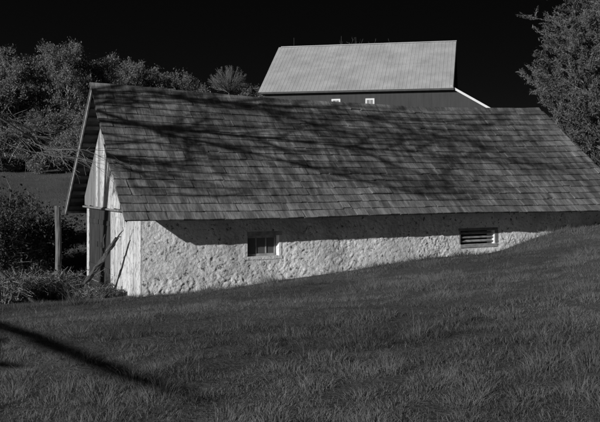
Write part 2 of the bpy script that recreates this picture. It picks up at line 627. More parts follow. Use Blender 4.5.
WIN = opening(247.5, 279.0, 235.5, 256.0)
VEN = opening(460.5, 494.5, 230.5, 244.0)
WALL_L = ROOF_L - 0.72
ls = set(np.arange(OV_G, WALL_L, 0.023).round(4).tolist())
zs = set(np.arange(-0.8, 2.58, 0.023).round(4).tolist())
for o_ in OPEN:
    for a in o_[:2]:
        ls = {q for q in ls if abs(q - a) > 0.012} | {a}
    for a in o_[2:]:
        zs = {q for q in zs if abs(q - a) > 0.012} | {a}
ls = np.array(sorted(ls)); zs = np.array(sorted(zs))
LL, ZZ = np.meshgrid(ls, zs)
e1, h1 = stones(LL + 0.06 * fbm(LL * 3, ZZ * 3, 1, 2), ZZ + 0.06 * fbm(LL * 3, ZZ * 3, 2, 2), 21, 0.36, 0.22)
e2, h2 = stones(LL + 0.05 * fbm(LL * 6, ZZ * 6, 6, 2), ZZ + 0.05 * fbm(LL * 6, ZZ * 6, 8, 2), 77, 0.15, 0.11)
rough_zone = np.clip(fbm(LL * 0.9, ZZ * 1.3, 51, 2) * 2.2 - 0.45, 0.25, 1.0)
ridged = 1 - np.abs(2 * fbm(LL * 3.6 + ZZ * 1.5, ZZ * 5.0 - LL * 1.2, 91, 4) - 1)
wu = LL + 0.018 * fbm(LL * 9, ZZ * 9, 6, 2); wv_ = ZZ + 0.018 * fbm(LL * 9, ZZ * 9, 8, 2)
disp = (0.010 * np.minimum(e1, 0.6) * h1 + facets(wu, wv_, 201, 0.20, 0.13, 0.15) + facets(wu, wv_, 301, 0.09, 0.06, 0.38) + 0.030 * (ridged - 0.5) + 0.026 * (fbm(LL * 6.2, ZZ * 6.2, 31, 4) - 0.5)) * (0.35 + 0.65 * rough_zone) + 0.10 * (fbm(LL * 0.5, ZZ * 0.5, 41, 2) - 0.5)
damp = np.ones_like(disp)
for (t0, t1, z0, z1) in OPEN:
    dx = np.maximum(np.maximum(t0 - LL, LL - t1), 0); dz = np.maximum(np.maximum(z0 - ZZ, ZZ - z1), 0)
    damp = np.minimum(damp, np.clip((np.hypot(dx, dz) - 0.10) / 0.15, 0, 1))
disp = disp * damp
damp2 = np.clip((LL - OV_G) / 0.12, 0, 1)
disp *= damp2
P = A * np.array([1, 1, 0]) + LL[..., None] * L + (OV_E - disp)[..., None] * G + ZZ[..., None] * UP
w = len(ls)
cl = (LL[:-1, :-1] + LL[1:, 1:]) / 2; cz = (ZZ[:-1, :-1] + ZZ[1:, 1:]) / 2
keep = np.ones(cl.shape, bool)
for (t0, t1, z0, z1) in OPEN:
    keep &= ~((cl > t0) & (cl < t1) & (cz > z0) & (cz < z1))
ib = (np.arange(len(zs) - 1)[:, None] * w + np.arange(w - 1)[None])[keep]
front_wall = mesh_np('front_wall', P.reshape(-1, 3), np.stack([ib, ib + 1, ib + w + 1, ib + w], -1), M['whitewash'], shed, smooth=True)
tag(front_wall, 'rough whitewashed rubble wall lit from the side')

# stones that stand proud of the plaster
for k in range(48):
    l0 = RNG.uniform(OV_G + 0.3, WALL_L - 0.5); z0 = RNG.uniform(-0.1, 2.2)
    if any(t0 - 0.35 < l0 < t1 + 0.35 and a0 - 0.25 < z0 < a1 + 0.25 for (t0, t1, a0, a1) in OPEN): continue
    if H(l0, 0, 0)[2] is None: continue
    ww, hh, dd = RNG.uniform(0.10, 0.26), RNG.uniform(0.06, 0.13), RNG.uniform(0.008, 0.022)
    N = 7
    th = np.arange(N) / N * 2 * np.pi + RNG.uniform(0, 1)
    il = np.argmin(abs(ls - l0)); iz = np.argmin(abs(zs - z0)); base = disp[iz, il]
    rings = []
    for f_, d_ in ((1.15, -0.05), (0.95, 0.45), (0.55, 1.0)):
        r = f_ * RNG.uniform(0.8, 1.2, N)
        rings.append(np.stack([H(l0 + ww / 2 * r[j] * np.cos(th[j]), OV_E - base + 0.012 - dd * d_ * RNG.uniform(0.85, 1.1), z0 + hh / 2 * r[j] * np.sin(th[j])) for j in range(N)]))
    V = np.concatenate(rings + [H(l0, OV_E - base + 0.012 - dd, z0)[None]])
    Q = [[r * N + j, r * N + (j + 1) % N, (r + 1) * N + (j + 1) % N, (r + 1) * N + j] for r in range(2) for j in range(N)]
    T = [[2 * N + j, 2 * N + (j + 1) % N, 3 * N] for j in range(N)]
    mesh_np('stone', V, np.array(Q), M['whitewash'], front_wall, T=np.array(T), smooth=True)

# other walls, seen only through openings or from the side
MB().box(H(OV_G, OV_E + 0.5, -0.9), L * 0.05, G * 0.02, UP * 0.1)
MB().box(H(OV_G, 2 * HALF - OV_E - 0.4, -0.9), L * (WALL_L - OV_G), G * 0.4, UP * 3.45).build('rear_wall', M['whitewash'], shed)
for l0, nm in ((OV_G + 0.02, 'gable_core'), (WALL_L - 0.80, 'far_gable_wall')):
    V = []
    for l in (l0, l0 + 0.34):
        for g, z in ((OV_E + 0.02, -0.9), (2 * HALF - OV_E - 0.42, -0.9), (2 * HALF - OV_E - 0.42, 2.58), (HALF, 2.0 + HALF - 0.48), (OV_E + 0.02, 2.56)):
            V.append(H(l, g, z))
    me = bpy.data.meshes.new(nm)
    off = np.array(shed.location)
    me.from_pydata([tuple(q - off) for q in V], [], [(0, 1, 2, 3, 4), (9, 8, 7, 6, 5)] + [(i, i + 5, (i + 1) % 5 + 5, (i + 1) % 5) for i in range(5)])
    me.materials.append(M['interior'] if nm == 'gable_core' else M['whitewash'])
    link(bpy.data.objects.new(nm, me), shed)
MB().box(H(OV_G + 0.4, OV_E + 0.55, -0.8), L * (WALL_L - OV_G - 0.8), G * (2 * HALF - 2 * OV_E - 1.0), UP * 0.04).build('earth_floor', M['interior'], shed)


# window: reveal, lintel, sill, frame, mullions, panes
def reveal(name, o_, depth, splay_r, mat, parent):
    t0, t1, z0, z1 = o_
    g0, g1 = OV_E - 0.004, OV_E + depth
    mb = MB()
    quads = [
        [H(t0, g0, z0), H(t0, g0, z1), H(t0, g1, z1), H(t0, g1, z0)],
        [H(t1, g0, z0), H(t1, g0, z1), H(t1 - splay_r, g1, z1), H(t1 - splay_r, g1, z0)],
        [H(t0, g0, z0), H(t1, g0, z0), H(t1 - splay_r, g1, z0), H(t0, g1, z0)],
        [H(t0, g0, z1), H(t1, g0, z1), H(t1 - splay_r, g1, z1), H(t0, g1, z1)]]
    for q in quads: mb.add(np.array(q), np.array([[0, 1, 2, 3]]))
    return mb.build(name, mat, parent)


t0, t1, z0, z1 = WIN
window = reveal('window', WIN, 0.24, 0.07, M['whitewash'], shed)
tag(window, 'small three-pane window set deep in the wall')
# plastered smooth surround
sur = MB()
sur.box(H(t0 - 0.12, OV_E - 0.016, z0 - 0.09), L * (t1 - t0 + 0.22), G * 0.02, UP * 0.085)
sur.build('sill', M['whitewash'], window)
MB().box(H(t0 - 0.10, OV_E - 0.010, z0), L * 0.095, G * 0.02, UP * (z1 - z0 - 0.01)).build('jamb_plaster', M['whitewash'], window)
MB().box(H(t1 + 0.005, OV_E - 0.010, z0), L * 0.07, G * 0.02, UP * (z1 - z0 - 0.01)).build('jamb_plaster', M['whitewash'], window)
MB().box(H(t0 - 0.02, OV_E - 0.020, z1 + 0.002), L * (t1 - t0 + 0.10), G * 0.10, UP * 0.11).build('lintel', M['trim'], window)
tr = t1 - 0.055
fz0, fz1 = z0 + 0.03, z1 - 0.02
gfr = OV_E + 0.10
fr = MB()
fr.box(H(t0 + 0.004, gfr, fz0 - 0.026), L * (tr - t0 - 0.008), G * 0.06, UP * 0.060)
fr.box(H(t0 + 0.004, gfr + 0.004, fz1 - 0.05), L * (tr - t0 - 0.008), G * 0.05, UP * 0.066)
fr.box(H(t0 + 0.005, gfr + 0.008, fz0 + 0.02), L * 0.04, G * 0.045, UP * (fz1 - fz0 - 0.05))
fr.box(H(tr - 0.05, gfr + 0.008, fz0 + 0.02), L * 0.04, G * 0.045, UP * (fz1 - fz0 - 0.05))
fr.build('frame', M['trim'], window)
pw = (tr - t0) / 3
for k in (1, 2):
    MB().box(H(t0 + pw * k - 0.016, gfr + 0.006, fz0 + 0.03), L * 0.032, G * 0.04, UP * (fz1 - fz0 - 0.075)).build('mullion', M['trim'], window)
for k in range(3):
    MB().box(H(t0 + pw * k + 0.02, gfr + 0.024, fz0 + 0.03), L * (pw - 0.04), G * 0.004, UP * (fz1 - fz0 - 0.075)).build('pane', M['glass'], window)

# louvred vent
t0, t1, z0, z1 = VEN
vent = reveal('vent', VEN, 0.26, 0.10, M['whitewash'], shed)
tag(vent, 'louvred wall vent with pale horizontal slats')
hz = z1 - z0
MB().box(H(t0 - 0.02, OV_E - 0.024, z0 - 0.10), L * (t1 - t0 + 0.14), G * 0.05, UP * 0.10).build('sill', M['trim'], vent)
MB().box(H(t0 - 0.055, OV_E - 0.014, z0 + 0.026), L * 0.045, G * 0.03, UP * (hz - 0.03)).build('frame', M['greyboard'], vent)
MB().box(H(t1 + 0.01, OV_E - 0.020, z0 + 0.026), L * 0.06, G * 0.03, UP * (hz - 0.03)).build('frame', M['greyboard'], vent)
MB().box(H(t1 + 0.085, OV_E - 0.016, z0 + 0.026), L * 0.05, G * 0.025, UP * (hz - 0.03)).build('frame', M['greyboard'], vent)
MB().box(H(t0 - 0.08, OV_E - 0.020, z1 + 0.004), L * (t1 - t0 + 0.2), G * 0.12, UP * 0.08).build('lintel', M['greyboard'], vent)
for k in range(3):
    zc = z0 + hz * (0.16 + 0.29 * k)
    MB().box(H(t0 + 0.004, OV_E + 0.03, zc), L * (t1 - t0 - 0.06), G * 0.10 + UP * 0.05, UP * 0.028 - G * 0.012).build('slat', M['trim'], vent)

# gable end boards
GP = OV_G                                            # plane of the gable boards
def gable_roof_z(g): return 2.0 + min(g, 2 * HALF - g) - 0.10


def vboard(name, g0, g1, zb, ztop, thick, mat, parent, out=0.0, slant=True):
    zt0 = min(ztop, gable_roof_z(g0)); zt1 = min(ztop, gable_roof_z(g1))
    jb = RNG.uniform(-0.03, 0.03)
    a, b = GP - out - thick, GP - out
    V = [H(a, g0, zb + jb), H(a, g1, zb + jb), H(b, g1, zb + jb), H(b, g0, zb + jb), H(a, g0, zt0), H(a, g1, zt1), H(b, g1, zt1), H(b, g0, zt0)]
    return mesh_np(name, np.array(V), BOXQ, mat, parent)


gable = empty('gable_boarding', (0, 0, 0)); gable.parent = shed; gable.location = (0, 0, 0)
tag(gable, 'whitewashed vertical board gable in raking sun')
g = OV_E + 0.006
while g < 3.78:                                       # lower pale boards beside the corner
    wv = min(RNG.uniform(0.26, 0.40), 3.80 - g)
    if wv < 0.05: break
    vboard('board', g, g + wv - 0.012, -0.9, 9 if g < 2.5 else 2.2, RNG.uniform(0.022, 0.034), M['whiteboard'], gable)
    g += wv
g = 2.55
while g < 6.85:                                       # upper triangle, a step proud
    wv = min(RNG.uniform(0.22, 0.34), 6.88 - g)
    if wv < 0.05: break
    pale = g < 4.65 or 5.05 < g < 5.3
    vboard('board', g, g + wv - 0.010, 2.18, 9, RNG.uniform(0.02, 0.03), M['whiteboard'] if pale else M['greyboard'], gable, out=0.075)
    g += wv
MB().box(H(GP - 0.15, 2.45, 2.12), L * 0.12, G * 4.5, UP * 0.05).build('drip_rail', M['greyboard'], gable)
vboard('board', 6.50, 6.82, -0.9, 2.12, 0.04, M['whiteboard'], gable)
# doors
for d in range(2):
    g0 = 3.83 + d * 1.34
    door = empty('door', (0, 0, 0)); door.parent = shed
    gg = g0
    while gg < g0 + 1.30:
        wv = min(RNG.uniform(0.17, 0.27), g0 + 1.31 - gg)
        if wv < 0.04: break
        vboard('plank', gg, gg + wv - 0.012, -0.42, 2.11, 0.03, M['doorboard'], door, out=0.005)
        gg += wv
    for zz in (0.25, 1.65):
        MB().box(H(GP - 0.062, g0 + 0.04, zz), L * 0.026, G * 1.2, UP * 0.14).build('ledge', M['doorboard'], door)
    MB().box(H(GP - 0.075, g0 + (1.0 if d == 0 else 0.12), 0.95), L * 0.04, G * 0.05, UP * 0.16).build('handle', M['iron'], door)
# ------------------------------------------------------------------ the barn behind
bd = np.array([0.977, -0.214, 0.0]); bd /= np.linalg.norm(bd)
bp = np.array([bd[1], -bd[0], 0.0])                  # towards the camera
RR = np.array([13.7, 75.0, 0.0]); BL = 15.9; RUN = 7.2
zr, ze = 15.2, 10.40


def BN(q, s, z):          # q metres left of the right end, s metres in front of the ridge
    return RR - bd * q + bp * s + UP * z


bz = 4.6
barn = empty('barn', tuple(BN(BL / 2, 0, 0)))
barn.location.z = bz
tag(barn, 'dark painted barn with a pale metal roof behind the shed', 'barn')
wf = RUN - 0.35
V = []
for q in (0.15, BL - 0.15):
    V += [BN(q, wf, bz), BN(q, -wf, bz), BN(q, -wf, ze + 0.05), BN(q, 0, zr - 0.22), BN(q, wf, ze + 0.05)]
me = bpy.data.meshes.new('barn_wall')
off = np.array(barn.location)
me.from_pydata([tuple(q - off) for q in V], [], [(0, 1, 2, 3, 4), (9, 8, 7, 6, 5)] + [(i, i + 5, (i + 1) % 5 + 5, (i + 1) % 5) for i in (0, 1, 4)])
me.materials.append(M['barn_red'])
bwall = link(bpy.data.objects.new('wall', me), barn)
# board battens on the front wall
k = 0
q = 0.4
while q < BL - 0.3:
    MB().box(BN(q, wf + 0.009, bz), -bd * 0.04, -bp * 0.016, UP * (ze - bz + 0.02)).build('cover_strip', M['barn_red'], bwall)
    q += 0.62
brs = np.array(bp) * RUN + UP * (ze - zr)
brn = np.cross(bd, brs); brn /= np.linalg.norm(brn)
if brn[2] < 0: brn = -brn
rb = MB()
for sg in (1, -1):
    rb.add(np.array([BN(-0.05, 0, zr - 0.05), BN(BL + 0.05, 0, zr - 0.05), BN(BL + 0.05, sg * RUN, ze - 0.05), BN(-0.05, sg * RUN, ze - 0.05),
                     BN(-0.05, 0, zr - 0.17), BN(BL + 0.05, 0, zr - 0.17), BN(BL + 0.05, sg * RUN, ze - 0.17), BN(-0.05, sg * RUN, ze - 0.17)]), BOXQ)
broof = rb.build('roof', M['barn_dark'], barn)
NP = 17
for row in range(2):
    for j in range(NP):
        q0 = -0.12 + j * (BL + 0.24) / NP; q1 = q0 + (BL + 0.24) / NP - 0.004
        f0, f1 = (0.0, 0.515) if row == 0 else (0.50, 1.012)
        lift = 0.035 - row * 0.012 + RNG.uniform(0, 0.006)
        mb = MB()
        def RP(q, f, h): return BN(q, 0, zr) + brs * f + brn * h
        mb.add(np.array([RP(q0, f0, 0.0), RP(q1, f0, 0.0), RP(q1, f1, 0.0), RP(q0, f1, 0.0), RP(q0, f0, lift), RP(q1, f0, lift), RP(q1, f1, lift), RP(q0, f1, lift)]), BOXQ)
        for r in range(3):
            qa = q0 + (q1 - q0) * r / 3.0 + 0.01
            mb.add(np.array([RP(qa, f0, lift), RP(qa + 0.07, f0, lift), RP(qa + 0.07, f1, lift), RP(qa, f1, lift), RP(qa + 0.02, f0, lift + 0.014), RP(qa + 0.05, f0, lift + 0.014), RP(qa + 0.05, f1, lift + 0.014), RP(qa + 0.02, f1, lift + 0.014)]), BOXQ)
        mb.build('roof_panel', M['metal'], broof)
MB().box(BN(-0.12, 0.16, zr + 0.02), -bd * (BL + 0.0), -bp * 0.32, UP * 0.06).build('ridge_flashing', M['metal'], broof)
MB().box(BN(-0.13, RUN + 0.06, ze - 0.20), -bd * (BL - 0.0) , -bp * 0.04, UP * 0.15).build('eave_board', M['barn_dark'], broof)
for q in (14.6, 10.2):
    MB().box(BN(q, 0, zr + 0.06), bd * 0.018, bp * 0.018, UP * 0.8).build('lightning_rod', M['iron'], broof)
# windows (photo columns 336 and 370)
for px, py in ((336, 105), (370, 104.5)):
    kx = (px - 300) / F_PX
    o0 = BN(0, wf, 0)
    q = (o0[0] - kx * o0[1]) / (bd[0] - kx * bd[1])
    c = BN(q, wf, 0); zc = EYE + (HORIZON - py) * c[1] / F_PX
    wv, hv = 0.74, 0.95
    fo = MB()
    zb = zc - hv / 2
    fo.box(BN(q + wv / 2, wf + 0.05, zb), bd * wv, -bp * 0.06, UP * 0.11)
    fo.box(BN(q + wv / 2, wf + 0.05, zb + hv - 0.11), bd * wv, -bp * 0.06, UP * 0.13)
    fo.box(BN(q + wv / 2, wf + 0.046, zb + 0.11), bd * 0.12, -bp * 0.056, UP * (hv - 0.22))
    fo.box(BN(q - wv / 2 + 0.12, wf + 0.046, zb + 0.11), bd * 0.12, -bp * 0.056, UP * (hv - 0.22))
    wo = fo.build('window', M['barn_white'], barn)
    MB().box(BN(q + wv / 2 - 0.11, wf + 0.02, zb + 0.1), bd * (wv - 0.22), -bp * 0.03, UP * (hv - 0.2)).build('pane', M['greyboard'], wo)
    MB().box(BN(q + 0.02, wf + 0.03, zb + 0.1), bd * 0.04, -bp * 0.02, UP * (hv - 0.2)).build('mullion', M['barn_white'], wo)
# lean-to on the right end
LT = 5.2; lz1 = ze - LT * 1.9 / 3.2
V = []
for s in (wf - 0.01, -wf):
    V += [BN(0.15, s, bz - 1), BN(-LT, s, bz - 1), BN(-LT, s, lz1), BN(0.15, s, ze + 0.06)]
mesh_np('lean_to_wall', np.array(V), BOXQ[[0, 1, 2, 3, 5]], M['barn_red'], barn)
sl = np.array(bd) * LT + UP * (lz1 - ze)
MB().box(BN(0.10, wf + 0.18, ze + 0.08), sl * 1.04, -bp * (2 * wf + 0.3), UP * 0.10).build('lean_to_roof', M['barn_dark'], barn)
MB().box(BN(0.10, wf + 0.215, ze - 0.02), sl * 1.03, -bp * 0.03, UP * 0.20).build('rake_trim', M['barn_white'], barn)
MB().box(BN(-0.075, RUN + 0.02, ze - 0.02) , UP * (zr - ze) - bp * RUN, bd * 0.05, UP * 0.14).build('rake_trim', M['barn_dark'], barn)


# ------------------------------------------------------------------ trees and shrubs
def rot_dir(d, ang, az):
    d = d / np.linalg.norm(d)
    ref = np.array([0, 0, 1.0]) if abs(d[2]) < 0.95 else np.array([1.0, 0, 0])
    a = np.cross(d, ref); a /= np.linalg.norm(a); b = np.cross(d, a)
    return d * math.cos(ang) + (a * math.cos(az) + b * math.sin(az)) * math.sin(ang)


def grow(rng, p, d, length, rad, level, maxlev, out, nchild, wig=0.16, upb=0.05, ratio=0.62, ang=(0.5, 1.0), taper=0.75):
    n = max(3, int(5 - level * 0.5))
    pts = [np.array(p, float)]
    d = np.array(d, float); d /= np.linalg.norm(d)
    dirs = [d]
    for k in range(n):
        d = d + rng.normal(0, wig, 3) + np.array([0, 0, upb])
        d /= np.linalg.norm(d)
        pts.append(pts[-1] + d * length / n); dirs.append(d)
    pts = np.array(pts)
    R = rad * np.linspace(1, 1 - taper, n + 1)
    out.append((level, pts, np.maximum(R, 0.004)))
    if level >= maxlev: return
    for c in range(nchild[level]):
        f = rng.uniform(0.28 if level == 0 else 0.2, 1.0)
        i = min(int(f * n), n - 1)
        fr_ = f * n - i
        pp = pts[i] * (1 - fr_) + pts[i + 1] * fr_
        rr = (R[i] * (1 - fr_) + R[i + 1] * fr_) * rng.uniform(0.45, 0.75)
        dd = rot_dir(dirs[i], rng.uniform(*ang), rng.uniform(0, 2 * math.pi))
        grow(rng, pp, dd, length * ratio * rng.uniform(0.7, 1.15) * (1.15 - 0.4 * f), rr, level + 1, maxlev, out, nchild, wig * 1.15, upb, ratio, ang, taper)


def leaf_quads(rng, C, size, aspect=1.6, D=None, spread=1.0):
    n = len(C)
    if D is None:
        D = rng.normal(size=(n, 3))
    else:
        D = D + rng.normal(size=(n, 3)) * spread
    D /= np.linalg.norm(D, axis=1)[:, None]
    S = np.cross(D, rng.normal(size=(n, 3)))
    S /= np.linalg.norm(S, axis=1)[:, None] + 1e-9
    sz = size * rng.uniform(0.5, 1.4, n)[:, None]
    a, b = D * sz * aspect / 2, S * sz / 2
    V = np.stack([C - a, C + b * 0.9 - a * 0.1, C + a, C - b * 0.9 - a * 0.1], 1).reshape(-1, 3)
    Q = np.arange(4 * n).reshape(n, 4)
    return V, Q


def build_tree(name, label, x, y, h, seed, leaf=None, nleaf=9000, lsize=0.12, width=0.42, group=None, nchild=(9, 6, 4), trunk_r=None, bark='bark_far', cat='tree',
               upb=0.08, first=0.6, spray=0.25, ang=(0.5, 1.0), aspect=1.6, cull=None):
    rng = np.random.default_rng(seed)
    z = gz(x, y) - 0.15
    t = empty(name, (x, y, z))
    tag(t, label, cat, group)
    out = []
    r = trunk_r or h * 0.016
    grow(rng, (x, y, z), rng.normal(0, 0.06, 3) + np.array([0, 0, 1.0]), h * 0.72, r, 0, len(nchild), out, nchild, 0.10, upb, width / 0.72 if width > 0.3 else 0.45, ang)
    zs_ = np.concatenate([o[1] for o in out])[:, 2]
    sc = h / (zs_.max() - z)
    base = np.array([x, y, z])
    out = [(lv, (p - base) * sc + base, rr) for lv, p, rr in out]
    tr_ = [(p, rr) for lv, p, rr in out if lv <= 1]
    tw = [(p, rr) for lv, p, rr in out if lv > 1]
    V, Q = tube_mesh(tr_, 7)
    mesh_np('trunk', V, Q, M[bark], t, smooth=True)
    if leaf is None:
        V, Q = tube_mesh(tw, 4)
        mesh_np('crown', V, Q, M[bark], t)
        return t
    V, Q = tube_mesh(tw, 3)
    nw = len(Q)
    rs = []
    for p, rr in tw:
        tt = np.linspace(0.15, 1, 10) * (len(p) - 1)
        rs.append(np.stack([np.interp(tt, np.arange(len(p)), p[:, k]) for k in range(3)], -1))
    pts = np.concatenate(rs)
    pd = np.concatenate([np.gradient(p, axis=0) for p in rs])
    pd = pd / (np.linalg.norm(pd, axis=1)[:, None] + 1e-9)
    ix = rng.integers(0, len(pts), nleaf)
    C = pts[ix] + rng.normal(0, spray, (nleaf, 3)) * np.array([1, 1, 0.8])
    V2, Q2 = leaf_quads(rng, C, lsize, aspect, pd[ix] + np.array([0, 0, 0.25]), 0.7)
    cr = mesh_np('crown', V2, Q2, M[leaf], t, tone=rng.random(len(Q2)))
    mesh_np('branches', V, Q, M[bark], t)
    return t


def px_at(px, Y): return (px - 300) / F_PX * Y
def top_z(py, Y): return EYE + (HORIZON - py) * Y / F_PX


# wood edge on the left: (photo column, top row, depth)
EDGE = [(-16, 42, 60, 'tall leafy tree at the left edge of the picture'),
        (14, 48, 62, 'broad leafy tree second from left on the wooded bank'),
        (44, 47, 64, 'full leafy tree between the leftmost trees and the pointed one'),
        (75, 39, 63, 'pointed leafy tree, the tallest on the left bank'),
        (30, 54, 69, 'leafy tree filling the gap behind the second and third from left'),
        (60, 52, 70, 'leafy tree half hidden behind the pointed one'),
        (114, 60, 71, 'leafy tree filling the gap behind the gable peak'),
        (98, 55, 66, 'leafy tree just right of the pointed tree, above the gable peak'),
        (128, 57, 70, 'loose leafy tree rising over the left end of the ridge'),
        (150, 63, 72, 'spindly tree seen over the shed ridge left of the small shrubs'),
        (172, 73, 76, 'small rounded tree showing over the ridge left of the pair'),
        (188, 73, 80, 'small bushy tree just left of the bare round tree'),
        (250, 80, 84, 'low bushy tree beside the left corner of the barn')]
for i, (px, py, Y, lab) in enumerate(EDGE):
    x = px_at(px, Y); hz_ = top_z(py, Y) - gz(x, Y) + 0.15
    build_tree('leafy_tree', lab, x, Y, hz_, 100 + i, 'scrub', (14000 if px in (30, 60, 114) else 17000) if px < 120 else 10000, 0.075, 0.41, 'trees on the wooded bank', (14, 8, 5), spray=0.15, aspect=2.2, ang=(0.35, 0.85), upb=0.10)
# under-storey that closes the bank below the crowns
UND = [(-14, 104, 63), (6, 96, 62), (28, 102, 62), (50, 98, 63), (70, 104, 62), (92, 100, 63), (112, 92, 64), (18, 126, 59), (58, 130, 59), (84, 124, 59), (-6, 130, 58), (38, 120, 60), (100, 124, 60), (135, 84, 66), (158, 84, 68), (205, 84, 72)]
UND += [(k * 17 - 8, 150 + (k * 7) % 9, 56.5 + (k % 3) * 0.8) for k in range(7)]
UND.sort()
ORD = ['first', 'second', 'third', 'fourth', 'fifth', 'sixth', 'seventh', 'eighth', 'ninth', 'tenth', 'eleventh', 'twelfth', 'thirteenth', 'fourteenth', 'fifteenth', 'sixteenth', 'seventeenth', 'eighteenth',
       'nineteenth', 'twentieth', 'twenty-first', 'twenty-second', 'twenty-third']
for i, (px, py, Y) in enumerate(UND):
    x = px_at(px, Y); hz_ = top_z(py, Y) - gz(x, Y) + 0.15
    low = py >= 145
    what = 'low weedy shrub at the field edge' if low else 'tangled grey shrub in the bank thicket'
    build_tree('thicket_shrub', what + ', ' + ORD[i] + ' of the thicket from the left', x, Y, hz_, 300 + i, 'scrub', 3500 if low else 7500, 0.08, 0.60 if low else 0.46,
               'shrubs in the thicket on the bank', (11, 6, 3), trunk_r=0.03 if low else 0.06, cat='shrub', spray=0.16, ang=(0.5, 1.3) if low else (0.4, 1.1))
# round bare tree
x = px_at(229, 84)
fz = gz(x, 84) - 0.1
fan = empty('bare_tree', (x, 84, fz)); tag(fan, 'small bare tree with a fine rounded fan of twigs behind the ridge', 'tree')
rng = np.random.default_rng(411)
fh = top_z(65, 84) - fz
V, Q = tube_mesh([(np.array([[x, 84, fz], [x, 84, fz + fh * 0.2], [x, 84, top_z(93, 84) + 0.1]]), np.array([0.15, 0.12, 0.05]))], 7)
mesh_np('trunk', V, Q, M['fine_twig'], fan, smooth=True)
fo_ = []
c0 = np.array([x, 84, top_z(93, 84)]); FR = top_z(64.5, 84) - c0[2]
for k in range(130):
    a = math.acos(1 - rng.random() * 0.75); zz_ = rng.uniform(0, 6.28)
    d = np.array([math.sin(a) * math.cos(zz_), math.sin(a) * math.sin(zz_), math.cos(a)])
    ln = FR * (1 - 0.20 * (a / 1.32) ** 2) * rng.uniform(0.9, 1.0)
    u_ = np.linspace(0, 1, 6)[:, None]
    st = c0 + d * ln * u_ + UP * 0.12 * FR * u_ * (1 - u_) + rng.normal(0, 0.02, (6, 3)) * u_
    fo_.append((0, st, np.linspace(0.022, 0.008, 6)))
    for q in range(9):
        f = rng.uniform(0.35, 0.95); pp = c0 + d * ln * f
        dd = rot_dir(d, rng.uniform(0.2, 0.6), rng.uniform(0, 6.28)) * ln * min(0.22, 1.02 - f)
        fo_.append((1, np.array([pp, pp + dd * 0.5, pp + dd]), np.array([0.012, 0.010, 0.008])))
V, Q = tube_mesh([(p, np.clip(r_, 0.009, 0.03)) for lv, p, r_ in fo_], 3)
mesh_np('crown', V, Q, M['fine_twig'], fan)
x = px_at(376, 110)
build_tree('bare_tree', 'bare tree top just showing over the barn roof', x, 110, top_z(33, 110) - gz(x, 110), 415, None, width=0.40, nchild=(12, 7, 5), trunk_r=0.14, cat='tree', upb=0.1, ang=(0.35, 0.8))


# evergreens on the right: dense upright sprays
def evergreen(name, label, x, y, h, rx, seed, n, zlow=0.0, droop=0.0, size=0.30, flat=1.0):
    rng = np.random.default_rng(seed)
    z = gz(x, y) - 0.15
    t = empty(name, (x, y, z)); tag(t, label, 'tree', 'evergreens at the right end')
    out = []
    trunk = np.array([[x, y, z], [x + 0.1, y, z + h * 0.4], [x, y + 0.1, z + h * 0.75], [x, y, z + h * 0.97]])
    V, Q = tube_mesh([(trunk, np.array([h * 0.022, h * 0.017, h * 0.009, 0.02]))], 8)
    mesh_np('trunk', V, Q, M['bark'], t, smooth=True)
    limbs, LC, LD = [], [], []
    nl = 150
    for k in range(nl):
        f = zlow + (1 - zlow) * (k + rng.random()) / nl
        prof = (math.sin(math.pi * min(1, 0.16 + 0.84 * f)) ** 0.55) if f < 0.97 else 0.25
        R = rx * prof * rng.uniform(0.82, 1.03)
        az = k * 2.399 + rng.uniform(-0.4, 0.4)
        p0 = np.array([x, y, z + h * f * 0.93])
        d = np.array([math.cos(az), math.sin(az) * flat, 0])
        pts = [p0]
        el = rng.uniform(0.15, 0.55) - droop
        for s in range(1, 7):
            u = s / 6
            pts.append(p0 + d * R * u + UP * R * (math.tan(el) * u + (0.22 - droop) * u * u) + rng.normal(0, 0.05, 3))
        pts = np.array(pts)
        limbs.append((pts, np.linspace(0.05, 0.008, 7)))
        m = int(n / nl * (0.35 + prof))
        nt_ = 16
        per = max(4, m // nt_)
        for q in range(nt_):
            u = rng.random() ** 0.65 * 5.99
            i0 = int(u); o_ = pts[i0] * (1 - u + i0) + pts[i0 + 1] * (u - i0)
            dv = d * rng.uniform(0.2, 0.9) + rng.normal(0, 0.5, 3) + UP * (0.75 - droop * 1.6)
            dv *= rng.uniform(0.45, 0.95) / np.linalg.norm(dv)
            f_ = rng.random(per)[:, None]
            LC.append(o_ + dv * f_ + rng.normal(0, 0.055, (per, 3)))
            LD.append(np.repeat(dv[None] * 1.1, per, 0))
            limbs.append((np.array([o_, o_ + dv * 0.5, o_ + dv]), np.array([0.010, 0.007, 0.004])))
    C = np.concatenate(LC); D = np.concatenate(LD)
    V, Q = leaf_quads(rng, C, size * 0.26, 1 / 0.26, D, 0.55)
    mesh_np('crown', V, Q, M['cedar'], t, tone=rng.random(len(Q)))
    V, Q = tube_mesh(limbs, 4)
    mesh_np('branches', V, Q, M['bark'], t)
    return t


evergreen('evergreen_tree', 'dense bristly evergreen beside the right end of the shed roof', 14.0, 37.0, 7.4, 3.95, 501, 145000, size=0.15)
evergreen('evergreen_tree', 'tall evergreen reaching out of the top right corner', 16.0, 40.5, 13.2, 5.6, 502, 85000, zlow=0.60, droop=0.16, size=0.15)
evergreen('evergreen_tree', 'low evergreen crowding the lower right rake of the roof', 15.8, 34.5, 5.2, 2.9, 503, 45000, size=0.14)


